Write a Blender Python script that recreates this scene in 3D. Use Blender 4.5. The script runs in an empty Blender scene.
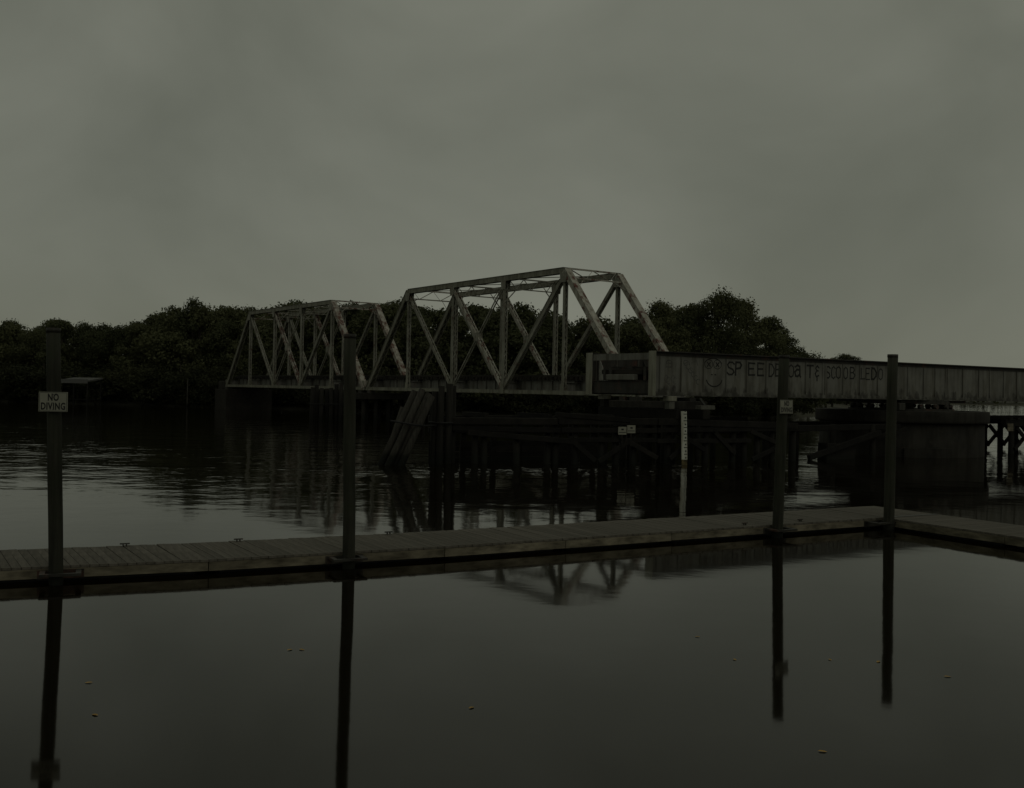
import bpy, math, random
import numpy as np
from mathutils import Vector, Matrix

scene = bpy.context.scene
col = scene.collection
R = math.radians

# ------------------------------------------------------------------ camera
CAM_Z = 3.17
cam_d = bpy.data.cameras.new('camera')
cam = bpy.data.objects.new('camera', cam_d)
col.objects.link(cam)
cam_d.sensor_width = 36.0
cam_d.lens = 36.0 * 1029.0 / 1024.0
cam_d.shift_y = -10.0 / 1024.0
cam_d.clip_start = 0.1
cam_d.clip_end = 20000.0
PITCH, ROLL = 0.0057, 0.019
fw = Vector((0, math.cos(PITCH), math.sin(PITCH)))
r0 = Vector((1, 0, 0))
u0 = Vector((0, -math.sin(PITCH), math.cos(PITCH)))
rt = r0 * math.cos(ROLL) + u0 * math.sin(ROLL)
up = u0 * math.cos(ROLL) - r0 * math.sin(ROLL)
m = Matrix.Identity(4)
for i in range(3):
    m[i][0], m[i][1], m[i][2] = rt[i], up[i], -fw[i]
m[2][3] = CAM_Z
cam.matrix_world = m
scene.camera = cam

# ------------------------------------------------------------------ world: thick even overcast at dusk
SUN_EL, SUN_ROT = R(42), R(150)
w = bpy.data.worlds.new('World')
scene.world = w
w.use_nodes = True
nt = w.node_tree
nt.nodes.clear()
N, L = nt.nodes, nt.links
out = N.new('ShaderNodeOutputWorld')
bg = N.new('ShaderNodeBackground')
sky = N.new('ShaderNodeTexSky')
sky.sky_type = 'NISHITA'
sky.sun_disc = False
sky.sun_elevation = SUN_EL
sky.sun_rotation = SUN_ROT
sky.dust_density = 3.0
tc = N.new('ShaderNodeTexCoord')
mp = N.new('ShaderNodeMapping')
mp.inputs['Scale'].default_value = (1.0, 1.0, 1.35)
mp.inputs['Rotation'].default_value = (0.15, 0.35, 0.4)
n1 = N.new('ShaderNodeTexNoise')
n1.inputs['Scale'].default_value = 2.7
n1.inputs['Detail'].default_value = 5.0
n1.inputs['Roughness'].default_value = 0.48
n1.inputs['Distortion'].default_value = 0.35
cr = N.new('ShaderNodeValToRGB')
cr.color_ramp.elements[0].position = 0.30
cr.color_ramp.elements[0].color = (3.25, 3.40, 2.60, 1)
cr.color_ramp.elements[1].position = 0.70
cr.color_ramp.elements[1].color = (5.28, 5.44, 4.34, 1)
mix = N.new('ShaderNodeMix')
mix.data_type = 'RGBA'
mix.inputs[0].default_value = 0.93
L.new(tc.outputs['Generated'], mp.inputs['Vector'])
L.new(mp.outputs[0], n1.inputs['Vector'])
L.new(n1.outputs['Fac'], cr.inputs['Fac'])
L.new(sky.outputs[0], mix.inputs[6])
L.new(cr.outputs[0], mix.inputs[7])
L.new(mix.outputs[2], bg.inputs['Color'])
bg.inputs['Strength'].default_value = 0.15
L.new(bg.outputs[0], out.inputs['Surface'])

# ------------------------------------------------------------------ sun behind the cloud: broad and weak
sd = bpy.data.lights.new('sun', 'SUN')
sd.energy = 0.5
sd.angle = R(40)
sd.color = (1.0, 0.96, 0.88)
so = bpy.data.objects.new('sun', sd)
col.objects.link(so)
d = Vector((math.sin(SUN_ROT) * math.cos(SUN_EL), math.cos(SUN_ROT) * math.cos(SUN_EL), math.sin(SUN_EL)))
so.rotation_euler = d.to_track_quat('Z', 'Y').to_euler()
so.location = (0, -20, 60)

scene.view_settings.view_transform = 'Standard'
scene.view_settings.look = 'None'
scene.view_settings.exposure = -2.02
scene.view_settings.gamma = 1.0
scene.view_settings.use_curve_mapping = False

# ------------------------------------------------------------------ helpers
rng = random.Random(7)

class MB:
    """Collects boxes, beams, tubes; build() links them as ONE mesh object."""
    def __init__(s): s.v, s.f = [], []
    def hexa(s, pts):
        b = len(s.v); s.v += [tuple(p) for p in pts]
        for q in ((0,3,2,1),(4,5,6,7),(0,1,5,4),(1,2,6,5),(2,3,7,6),(3,0,4,7)):
            s.f.append(tuple(b + i for i in q))
        return s
    def box(s, x0, x1, y0, y1, z0, z1):
        return s.hexa([(x0,y0,z0),(x1,y0,z0),(x1,y1,z0),(x0,y1,z0),(x0,y0,z1),(x1,y0,z1),(x1,y1,z1),(x0,y1,z1)])
    def beam(s, p, q, wd, ht, upv=(0,0,1), o=(0,0)):
        """box from p to q; wd across, ht along upv; o = offset (across, up)"""
        p, q = Vector(p), Vector(q)
        d = (q - p).normalized()
        u = Vector(upv)
        sx = d.cross(u)
        if sx.length < 1e-5: sx = d.cross(Vector((1,0,0)))
        sx.normalize(); u = sx.cross(d)
        off = sx * o[0] + u * o[1]
        a, b = sx * wd / 2, u * ht / 2
        P = []
        for c in (p, q):
            c = c + off
            P += [c - a - b, c + a - b, c + a + b, c - a + b]
        b0 = len(s.v); s.v += [tuple(x) for x in P]
        for f in ((0,3,2,1),(4,5,6,7),(0,1,5,4),(1,2,6,5),(2,3,7,6),(3,0,4,7)):
            s.f.append(tuple(b0 + i for i in f))
        return s
    def tube(s, pts, rad, n=10, caps=True, wob=0.0, rg=None):
        """tapered tube through pts; rad one value per point"""
        rings = []
        P = [Vector(p) for p in pts]
        for i, p in enumerate(P):
            d = (P[min(i+1, len(P)-1)] - P[max(i-1, 0)]).normalized()
            a = d.cross(Vector((0.3,1,0.1)) if abs(d.y) < .9 else Vector((1,0,0))).normalized()
            b = d.cross(a)
            r = rad[i] if hasattr(rad, '__len__') else rad
            ring = []
            for k in range(n):
                t = 2*math.pi*k/n
                rr = r * (1 + (rg.uniform(-wob, wob) if rg else 0))
                ring.append(len(s.v)); s.v.append(tuple(p + (a*math.cos(t) + b*math.sin(t))*rr))
            rings.append(ring)
        for i in range(len(rings)-1):
            for k in range(n):
                s.f.append((rings[i][k], rings[i][(k+1)%n], rings[i+1][(k+1)%n], rings[i+1][k]))
        if caps:
            s.f.append(tuple(reversed(rings[0]))); s.f.append(tuple(rings[-1]))
        return s
    def zig(s, p, q, across, step, t, wd, nrm):
        """zigzag lacing bars between two lines p->q offset by +-across"""
        p, q, ac = Vector(p), Vector(q), Vector(across)
        n = max(2, int((q-p).length/step))
        for i in range(n):
            a = p.lerp(q, i/n); b = p.lerp(q, (i+1)/n)
            sg = 1 if i % 2 else -1
            s.beam(a + ac*sg, b - ac*sg, wd, t, nrm)
        return s
    def mesh(s, name):
        me = bpy.data.meshes.new(name); me.from_pydata(s.v, [], s.f); me.update(); return me
    def build(s, name, mat, parent=None, smooth=False, bevel=0):
        me = s.mesh(name); me.materials.append(mat)
        return link(name, me, parent, smooth, bevel)

def link(name, me, parent=None, smooth=False, bevel=0):
    o = bpy.data.objects.new(name, me); col.objects.link(o)
    if parent: o.parent = parent
    if smooth:
        for p in me.polygons: p.use_smooth = len(p.vertices) == 4
    if bevel:
        b = o.modifiers.new('bevel', 'BEVEL'); b.width = bevel; b.segments = 1; b.limit_method = 'ANGLE'
    return o

def tag(o, label=None, cat=None, group=None, kind=None):
    if label: o['label'] = label
    if cat: o['category'] = cat
    if group: o['group'] = group
    if kind: o['kind'] = kind
    return o

def thing(name, label, cat, loc=(0,0,0), rz=0, group=None):
    o = bpy.data.objects.new(name, None); col.objects.link(o)
    o.empty_display_size = .3
    o.location = loc; o.rotation_euler = (0,0,rz)
    return tag(o, label, cat, group)

# ------------------------------------------------------------------ materials
def newmat(name):
    mt = bpy.data.materials.new(name); mt.use_nodes = True
    n = mt.node_tree.nodes; b = n['Principled BSDF']
    return mt, n, mt.node_tree.links, b

def noise(n, l, vec, scale, detail=4, rough=.55, stretch=None, rot=None):
    mpn = n.new('ShaderNodeMapping')
    if stretch: mpn.inputs['Scale'].default_value = stretch
    if rot: mpn.inputs['Rotation'].default_value = rot
    l.new(vec, mpn.inputs['Vector'])
    t = n.new('ShaderNodeTexNoise')
    t.inputs['Scale'].default_value = scale; t.inputs['Detail'].default_value = detail
    t.inputs['Roughness'].default_value = rough
    l.new(mpn.outputs[0], t.inputs['Vector'])
    return t.outputs['Fac']

def ramp(n, l, fac, a, b, ca, cb):
    r = n.new('ShaderNodeValToRGB')
    r.color_ramp.elements[0].position = a; r.color_ramp.elements[1].position = b
    r.color_ramp.elements[0].color = (*ca, 1); r.color_ramp.elements[1].color = (*cb, 1)
    l.new(fac, r.inputs['Fac']); return r.outputs[0]

def mixc(n, l, fac, a, b, blend='MIX'):
    mx = n.new('ShaderNodeMix'); mx.data_type = 'RGBA'; mx.blend_type = blend
    for s_, v in ((0, fac), (6, a), (7, b)):
        if isinstance(v, (int, float)): mx.inputs[s_].default_value = v
        elif isinstance(v, tuple): mx.inputs[s_].default_value = (*v, 1)
        else: l.new(v, mx.inputs[s_])
    return mx.outputs[2]

def bump(n, l, b, h, dist, strength=1.0):
    bp = n.new('ShaderNodeBump'); bp.inputs['Distance'].default_value = dist
    bp.inputs['Strength'].default_value = strength
    l.new(h, bp.inputs['Height']); l.new(bp.outputs[0], b.inputs['Normal'])

W0 = (0,0,0); W1 = (1,1,1)

def mat_steel(name, c0, c1, rust_lo, rust_hi, rust=(.085,.036,.024), rough=.62, stain=False):
    mt, n, l, b = newmat(name)
    g = n.new('ShaderNodeNewGeometry').outputs['Position']
    base = ramp(n, l, noise(n, l, g, 1.1, 6), .3, .7, c0, c1)
    streak = ramp(n, l, noise(n, l, g, 2.2, 5, .6, (1.6,1.6,.22)), .42, .68, (1,1,1), (.55,.52,.47))
    base = mixc(n, l, 1.0, base, streak, 'MULTIPLY')
    rf = ramp(n, l, noise(n, l, g, 1.7, 7, .68), rust_lo, rust_hi, W0, W1)
    rc = ramp(n, l, noise(n, l, g, 9, 4), .3, .7, tuple(x*.6 for x in rust), tuple(x*1.5 for x in rust))
    cc = mixc(n, l, rf, base, rc)
    if stain:   # mud splashes and rust weeping up from the bottom flange, down from the top
        ob = n.new('ShaderNodeTexCoord').outputs['Object']
        sz_ = n.new('ShaderNodeSeparateXYZ'); l.new(ob, sz_.inputs[0])
        ma = n.new('ShaderNodeMath'); ma.operation = 'MULTIPLY_ADD'; ma.inputs[1].default_value = -.45
        l.new(sz_.outputs[2], ma.inputs[0]); l.new(noise(n, l, ob, 2.6, 5, .6, (1,1,.6)), ma.inputs[2])
        cc = mixc(n, l, ramp(n, l, ma.outputs[0], .34, .50, W0, (.85,.85,.85)), cc, (.030,.028,.022))
    l.new(cc, b.inputs['Base Color'])
    b.inputs['Roughness'].default_value = rough
    b.inputs['Specular IOR Level'].default_value = .3
    bump(n, l, b, noise(n, l, g, 14, 4), .006, .6)
    return mt

def mat_wood(name, c0, c1, axis_scale=(6,6,.5), scale=3.0, wet=0.0, var=.35, rough=.85, green=None, bumpd=.01):
    """axis_scale stretches the grain; wet = height of the dark tidal band above the water"""
    mt, n, l, b = newmat(name)
    tcn = n.new('ShaderNodeTexCoord').outputs['Object']
    oi = n.new('ShaderNodeObjectInfo').outputs['Random']
    gr = noise(n, l, tcn, scale, 7, .62, axis_scale)
    c = ramp(n, l, gr, .3, .72, c0, c1)
    bl = ramp(n, l, noise(n, l, tcn, .9, 4), .35, .7, (1-var,)*3, (1+var*.4,)*3)
    c = mixc(n, l, 1.0, c, bl, 'MULTIPLY')
    rv = ramp(n, l, oi, 0, 1, (1-var,1-var,1-var*1.05), (1.0+var*.3,)*3)
    c = mixc(n, l, 1.0, c, rv, 'MULTIPLY')
    if green:
        c = mixc(n, l, ramp(n, l, noise(n, l, tcn, 2.2, 5), .48, .7, W0, (.7,.7,.7)), c, green)
    if wet:
        g = n.new('ShaderNodeNewGeometry').outputs['Position']
        sp = n.new('ShaderNodeSeparateXYZ'); l.new(g, sp.inputs[0])
        ad = n.new('ShaderNodeMath'); ad.operation = 'MULTIPLY_ADD'
        ad.inputs[1].default_value = .35; l.new(noise(n, l, g, 3.0, 3), ad.inputs[0]); l.new(sp.outputs[2], ad.inputs[2])
        wf = ramp(n, l, ad.outputs[0], wet, wet+.22, W1, W0)
        c = mixc(n, l, wf, c, (.010,.011,.008))
    l.new(c, b.inputs['Base Color'])
    b.inputs['Roughness'].default_value = rough
    b.inputs['Specular IOR Level'].default_value = .25
    bump(n, l, b, gr, bumpd, .8)
    return mt

def mat_plain(name, c, rough=.7, var=.25, scale=8, spec=.3):
    mt, n, l, b = newmat(name)
    g = n.new('ShaderNodeNewGeometry').outputs['Position']
    nz = noise(n, l, g, scale, 5)
    l.new(ramp(n, l, nz, .3, .7, tuple(x*(1-var) for x in c), tuple(min(1, x*(1+var)) for x in c)), b.inputs['Base Color'])
    b.inputs['Roughness'].default_value = rough
    b.inputs['Specular IOR Level'].default_value = spec
    bump(n, l, b, nz, .004, .5)
    return mt

M = {}
M['truss'] = mat_steel('weathered_grey_steel', (.19,.19,.155), (.30,.30,.25), .56, .70)
M['truss_rust'] = mat_steel('peeling_rusty_steel', (.32,.315,.27), (.46,.45,.39), .52, .62, (.10,.038,.028))
M['truss_red'] = mat_steel('rusted_red_steel', (.30,.29,.25), (.44,.42,.37), .46, .58)
M['chord'] = mat_steel('grey_chord_steel', (.17,.17,.135), (.27,.27,.215), .60, .74)
M['stringer'] = mat_steel('pale_stringer_steel', (.14,.14,.125), (.21,.21,.19), .58, .74)
M['girder'] = mat_steel('grey_girder_paint', (.125,.125,.108), (.185,.185,.16), .66, .80, stain=True)
M['girder_end'] = mat_steel('pale_lit_girder_end', (.24,.24,.19), (.33,.33,.265), .64, .80)  # girder grey made paler, painting in the light on the end plates
M['dark_steel'] = mat_steel('dark_grimy_and_shaded_steel', (.025,.024,.02), (.05,.048,.04), .55, .7)  # dark tone also stands in for shade inside the swing span
M['bright'] = mat_plain('bright_worn_metal', (.5,.5,.45), .5)
M['tie'] = mat_wood('creosoted_tie', (.018,.016,.012), (.04,.036,.03), (1,1,1))
M['fender'] = mat_wood('old_fender_timber', (.010,.0095,.0075), (.026,.024,.019), (5,5,.5), 2.0, wet=.55)
M['fender_h'] = mat_wood('old_fender_waler', (.008,.0075,.006), (.022,.020,.016), (1,1,1), 3.0, wet=.30)
M['dolphin'] = mat_wood('grey_dolphin_timber', (.022,.021,.017), (.075,.070,.058), (7,7,.45), 2.0, wet=.55)
M['pile'] = mat_wood('treated_green_pile', (.020,.021,.015), (.055,.055,.040), (9,9,.6), 1.6, wet=.18, green=(.024,.031,.016), bumpd=.008)
M['plank'] = mat_wood('weathered_dock_plank', (.085,.078,.064), (.175,.160,.132), (5,.5,3), 3.0, var=.22)
M['fascia'] = mat_wood('stained_fascia_board', (.06,.052,.036), (.29,.26,.185), (1.4,1.4,4.5), 1.6, var=.3)
M['float'] = mat_plain('black_dock_float', (.012,.012,.012), .55)
M['galv'] = mat_plain('dull_galvanised_steel', (.06,.06,.054), .5)
M['concrete'] = mat_steel('stained_pier_concrete', (.016,.0155,.013), (.036,.034,.028), .58, .8, (.035,.033,.026), .9)
M['concrete_pale'] = mat_plain('pale_concrete', (.11,.11,.092), .85)
M['sign'] = mat_plain('white_sign_face', (.25,.25,.20), .5, .08, 5)
M['ink'] = mat_plain('black_sign_ink', (.015,.015,.015), .6, .1)
M['paint_black'] = mat_plain('faded_black_spray_paint', (.02,.02,.018), .8, .4, 6)
M['paint_faint'] = mat_plain('thin_grey_spray_paint', (.075,.075,.068), .8, .5, 6)
M['gauge'] = mat_steel('white_gauge_board', (.55,.57,.50), (.68,.70,.62), .60, .68, (.22,.17,.07), .6)
M['algae'] = mat_plain('yellow_brown_algae', (.10,.08,.035), .7, .4)
M['trunk'] = mat_wood('tree_bark', (.04,.034,.026), (.09,.08,.062), (3,3,.6), 1.0)
M['roof'] = mat_plain('pale_tin_roof', (.10,.10,.095), .6)
M['leaf_litter'] = mat_plain('yellow_fallen_leaf', (.36,.22,.05), .6, .4)

def mat_foliage(name, c0, c1):
    mt, n, l, b = newmat(name)
    oi = n.new('ShaderNodeObjectInfo').outputs['Random']
    g = n.new('ShaderNodeNewGeometry').outputs['Position']
    c = ramp(n, l, noise(n, l, g, .55, 5, .7), .32, .70, c0, c1)
    rv = ramp(n, l, oi, 0, 1, (.72,.74,.7), (1.2,1.15,1.05))
    l.new(mixc(n, l, 1.0, c, rv, 'MULTIPLY'), b.inputs['Base Color'])
    b.inputs['Roughness'].default_value = .7
    b.inputs['Specular IOR Level'].default_value = .12
    tr = n.new('ShaderNodeBsdfTranslucent'); mx = n.new('ShaderNodeMixShader'); mx.inputs[0].default_value = .35
    l.new(b.inputs['Base Color'].links[0].from_socket, tr.inputs['Color'])
    l.new(b.outputs[0], mx.inputs[1]); l.new(tr.outputs[0], mx.inputs[2])
    l.new(mx.outputs[0], n['Material Output'].inputs['Surface'])
    return mt
M['foliage'] = mat_foliage('dark_broadleaf_foliage', (.058,.066,.036), (.128,.140,.076))
M['foliage_oak'] = mat_foliage('oak_foliage', (.060,.068,.036), (.132,.142,.076))
M['foliage_shrub'] = mat_foliage('shore_shrub_foliage', (.026,.029,.016), (.068,.075,.040))

def mat_ground():
    mt, n, l, b = newmat('muddy_leaf_litter_ground')
    g = n.new('ShaderNodeNewGeometry').outputs['Position']
    l.new(ramp(n, l, noise(n, l, g, .6, 7), .3, .7, (.03,.028,.018), (.07,.07,.04)), b.inputs['Base Color'])
    b.inputs['Roughness'].default_value = .95
    return mt
M['ground'] = mat_ground()

def mat_water():
    mt, n, l, b = newmat('dark_river_water')
    b.inputs['Base Color'].default_value = (.006,.0045,.0015,1)
    b.inputs['Specular Tint'].default_value = (.97,.95,.82,1)   # tannin-stained
    b.inputs['Roughness'].default_value = .05
    b.inputs['IOR'].default_value = 1.30
    g = n.new('ShaderNodeNewGeometry').outputs['Position']
    # small wind ripples: they live out in the river and die down in the lee of the dock
    fine = noise(n, l, g, .95, 3, .5, (1.0,1.25,1.0), (0,0,.35))
    mid = noise(n, l, g, .30, 2, .5, (1.0,1.3,1.0), (0,0,-.25))
    ms = n.new('ShaderNodeMath'); ms.operation = 'MULTIPLY_ADD'; ms.inputs[1].default_value = 1.6
    l.new(mid, ms.inputs[0]); l.new(fine, ms.inputs[2])
    sp = n.new('ShaderNodeSeparateXYZ'); l.new(g, sp.inputs[0])
    # distance out from the dock line (dock runs along (.87,.5))
    dx = n.new('ShaderNodeMath'); dx.operation = 'MULTIPLY_ADD'; dx.inputs[1].default_value = -.30
    l.new(sp.outputs[0], dx.inputs[0]); l.new(sp.outputs[1], dx.inputs[2])
    mr = n.new('ShaderNodeMapRange'); mr.interpolation_type = 'SMOOTHSTEP'
    mr.inputs[1].default_value = 19; mr.inputs[2].default_value = 52
    mr.inputs[3].default_value = .06; mr.inputs[4].default_value = 1.0
    l.new(dx.outputs[0], mr.inputs[0])
    patch = n.new('ShaderNodeMapRange')
    patch.inputs[1].default_value = .38; patch.inputs[2].default_value = .64
    patch.inputs[3].default_value = .60; patch.inputs[4].default_value = 1.25
    l.new(noise(n, l, g, .045, 3, .5, (.5,1.2,1.0)), patch.inputs[0])
    mu = n.new('ShaderNodeMath'); mu.operation = 'MULTIPLY'
    l.new(mr.outputs[0], mu.inputs[0]); l.new(patch.outputs[0], mu.inputs[1])
    # livelier water where the current eddies round the piles of the fender
    ed = n.new('ShaderNodeMapping'); ed.vector_type = 'TEXTURE'
    ed.inputs['Location'].default_value = (2.0,42.2,0); ed.inputs['Rotation'].default_value = (0,0,.35); ed.inputs['Scale'].default_value = (12,4.5,50)
    l.new(g, ed.inputs['Vector'])
    gs = n.new('ShaderNodeTexGradient'); gs.gradient_type = 'SPHERICAL'; l.new(ed.outputs[0], gs.inputs['Vector'])
    ad = n.new('ShaderNodeMath'); ad.operation = 'MULTIPLY_ADD'; ad.inputs[1].default_value = 2.6
    l.new(gs.outputs['Fac'], ad.inputs[0]); l.new(mu.outputs[0], ad.inputs[2])
    hm = n.new('ShaderNodeMath'); hm.operation = 'MULTIPLY'
    l.new(ms.outputs[0], hm.inputs[0]); l.new(ad.outputs[0], hm.inputs[1])
    bump(n, l, b, hm.outputs[0], .028, 1.0)
    return mt
M['water'] = mat_water()

# ------------------------------------------------------------------ water and river bank
mb = MB()
S = 9000
mb.v = [(-S,-400,0),(S,-400,0),(S,S,0),(-S,S,0)]; mb.f = [(0,1,2,3)]
tag(mb.build('water', M['water']), kind='structure')

SHORE = [(-420,250),(-260,200),(-160,168),(-110,157),(-75,150),(-44,141),(-27,137),(-10,129),(5,126),(20,129),(31,136),(43,152),(58,184),(80,238),(112,330),(160,500),(260,900),(420,1600)]
def shore_y(x):
    for (a, b), (c, d_) in zip(SHORE, SHORE[1:]):
        if a <= x <= c: return b + (d_-b)*(x-a)/(c-a)
    return SHORE[-1][1]
mb = MB()
xs = [-420+ i*6 for i in range(24)] + [-275 + i*2.0 for i in range(170)] + [66 + i*8 for i in range(45)]
prof = [(-3,-.6),(0,-.03),(.7,.35),(2.5,.75),(7,1.2),(25,1.6),(90,2.4),(1500,4.0)]
for i, x in enumerate(xs):
    y = shore_y(x) + rng.uniform(-.8,.8)
    for dy, z in prof:
        mb.v.append((x - dy*.15, y + dy, z + (rng.uniform(-.12,.12) if dy > 0 else 0)))
k = len(prof)
for i in range(len(xs)-1):
    for j in range(k-1):
        a = i*k + j; mb.f.append((a, a+k, a+k+1, a+1))
tag(mb.build('river_bank', M['ground'], smooth=True), kind='structure')

# ------------------------------------------------------------------ truss spans
TH = -0.9576
P_, H_, WD = 7.50, 8.7, 4.91
def truss_span(loc, label, group, red):
    t = thing('truss_span', label, 'bridge', loc, TH, group)
    Lb = lambda k, y: Vector((k*P_, y, 0))
    Ut = lambda k, y: Vector((k*P_, y, H_))
    XA = Vector((1,0,0)); YA = Vector((0,1,0)); ZA = Vector((0,0,1))
    sk = .19
    def boxmember(name, p, q, upv, mat, dep=.40, wd=.42):
        d = (q-p).normalized(); u = (Vector(upv) - d*Vector(upv).dot(d)).normalized()
        mm = MB()
        mm.beam(p, q, wd+.10, .025, u, (0, dep/2+.012))
        mm.beam(p, q, .03, dep, u, (wd/2-.015, 0))
        mm.beam(p, q, .03, dep, u, (-wd/2+.015, 0))
        mm.beam(p, q, .10, .02, u, (wd/2-.02, -dep/2+.008)); mm.beam(p, q, .10, .02, u, (-wd/2+.02, -dep/2+.008))
        o = mm.build(name, mat, t)
        lc = MB(); lc.zig(p - u*(dep/2-.0), q - u*(dep/2), YA*(wd/2-.06), .42, .014, .06, u)
        lc.build('lacing', mat, o)
        return o
    def laced(name, p, q, mat, sep=.34, wid=.24, step=.40):
        """two channels side by side across the bridge, laced on both faces"""
        d = (q-p).normalized(); fx = YA.cross(d).normalized()   # in-plane normal
        mm = MB()
        for sg in (-1, 1):
            o_ = YA*(sg*sep/2)
            mm.beam(p+o_, q+o_, wid, .02, YA)
            for sx in (-1, 1):
                e = o_ - YA*(sg*.045) + fx*(sx*(wid/2-.01))
                mm.beam(p+e, q+e, .018, .075, YA)
        o = mm.build(name, mat, t)
        lc = MB()
        for sx in (-1, 1):
            e = fx*(sx*(wid/2+.006))
            lc.zig(p+e, q+e, YA*(sep/2-.05), step, .012, .055, fx)
        lc.build('lacing', mat, o)
        return o
    for y, side in ((0, 0), (WD, 1)):
        # chords
        mm = MB()
        for dz in (-.11, .11):
            mm.beam(Lb(0,y)+ZA*dz, Lb(5,y)+ZA*dz, .34, .02)
        mm.box(0, 5*P_, y-.165, y-.145, -.145, .145); mm.box(0, 5*P_, y+.145, y+.165, -.145, .145)
        for kk in range(60):
            x = .3 + kk*.62
            mm.box(x, x+.06, y-.171, y-.166, -.10, .10)
        mm.build('bottom_chord', M['chord'], t)
        boxmember('top_chord', Ut(1,y), Ut(4,y), ZA, M['chord'])
        boxmember('end_post', Ut(1,y)-XA*.02, Lb(0,y), -XA+ZA*.5, M['chord'], .40, .42)
        boxmember('end_post', Ut(4,y)+XA*.02, Lb(5,y), XA+ZA*.5, M['truss_red'] if red else M['truss_rust'], .40, .46)
        # posts
        for k_ in (1, 2, 3, 4):
            laced('vertical_post', Lb(k_,y)+ZA*.12, Ut(k_,y)-ZA*.2, M['truss'], .30, .20 if k_ in (1,4) else .26)
        laced('diagonal', Ut(1,y)-ZA*.25, Lb(2,y)+ZA*.2, M['truss'], .30, .24)
        laced('diagonal', Ut(4,y)-ZA*.25, Lb(3,y)+ZA*.2, M['truss'], .30, .26)
        laced('diagonal', Ut(2,y)-ZA*.25, Lb(3,y)+ZA*.2, M['truss_red'] if red else M['truss_rust'], .34, .30)
        mm = MB()
        for sg in (-.1, .1):
            mm.beam(Ut(3,y)-ZA*.25+YA*sg, Lb(2,y)+ZA*.2+YA*sg, .11, .05, YA)
        mm.build('counter_diagonal', M['truss'], t)
        cxy = (Ut(2,y)+Lb(3,y))/2
        MB().box(cxy.x-.26, cxy.x+.26, y-.25, y+.25, cxy.z-.36, cxy.z+.30).build('cross_gusset', M['truss'], t)
        # gusset plates
        for k_ in range(6):
            for sg in (-1, 1):
                yy = y + sg*.195
                wg, hg = (.55, .75) if k_ in (0,5) else (.5, .62)
                s_ = 1 if k_ == 0 else (-1 if k_ == 5 else 0)
                g = MB()
                x0 = k_*P_
                lo, hi = x0 - wg/2 - (0 if s_ >= 0 else .25), x0 + wg/2 + (0 if s_ <= 0 else .25)
                g.hexa([(lo,yy-.01,-.16),(hi,yy-.01,-.16),(hi,yy+.01,-.16),(lo,yy+.01,-.16),
                        (lo+.1,yy-.01,hg),(hi-.1,yy-.01,hg),(hi-.1,yy+.01,hg),(lo+.1,yy+.01,hg)])
                g.build('gusset_plate', M['chord'], t)
        for k_ in (1, 2, 3, 4):
            for sg in (-1, 1):
                yy = y + sg*.235; x0 = k_*P_; wg = .42 if k_ in (1,4) else .34
                g = MB()
                g.hexa([(x0-wg*.7,yy-.01,H_-.85),(x0+wg*.7,yy-.01,H_-.85),(x0+wg*.7,yy+.01,H_-.85),(x0-wg*.7,yy+.01,H_-.85),
                        (x0-wg,yy-.01,H_-.15),(x0+wg,yy-.01,H_-.15),(x0+wg,yy+.01,H_-.15),(x0-wg,yy+.01,H_-.15)])
                g.build('gusset_plate', M['truss'], t)
    # floor
    for k_ in range(6):
        x = k_*P_ + (.2 if k_ == 0 else -.2 if k_ == 5 else 0)
        mm = MB(); mm.box(x-.012, x+.012, .2, WD-.2, -.14, .70); mm.box(x-.16, x+.16, .2, WD-.2, .70, .73); mm.box(x-.16, x+.16, .2, WD-.2, -.17, -.14)
        mm.build('floor_beam', M['stringer'], t)
    for yy in (WD/2-1.05, WD/2+1.05):
        for k_ in range(5):
            a, b = k_*P_+.25, (k_+1)*P_-.25
            mm = MB(); mm.box(a, b, yy-.012, yy+.012, .10, .88); mm.box(a, b, yy-.15, yy+.15, .88, .91); mm.box(a, b, yy-.15, yy+.15, .07, .10)
            s_o = mm.build('stringer', M['stringer'], t)
            st = MB()
            for j in range(6):
                x = a + .15 + j*(b-a-.3)/5
                st.box(x-.012, x+.012, yy-.14, yy-.013, .10, .88); st.box(x-.012, x+.012, yy+.013, yy+.14, .10, .88)
            tag(st.build('stiffener', M['stringer'], s_o), kind='stuff')
    mm = MB()
    for j in range(78):
        x = .15 + j*(5*P_-.3)/77
        a = rng.uniform(-.06,.06)
        mm.box(x-.11, x+.11, WD/2-1.5+a, WD/2+1.5+a, .915, 1.14)
    mm.box(0, 5*P_, WD/2-1.36, WD/2-1.18, 1.142, 1.26); mm.box(0, 5*P_, WD/2+1.18, WD/2+1.36, 1.142, 1.26)
    tag(mm.build('ties', M['tie'], t), kind='stuff')
    for yy in (WD/2-.75, WD/2+.75):
        mm = MB(); mm.box(0, 5*P_, yy-.07, yy+.07, 1.145, 1.16); mm.box(0, 5*P_, yy-.01, yy+.01, 1.16, 1.27); mm.box(0, 5*P_, yy-.035, yy+.035, 1.27, 1.31)
        mm.build('rail', M['dark_steel'], t)
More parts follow.
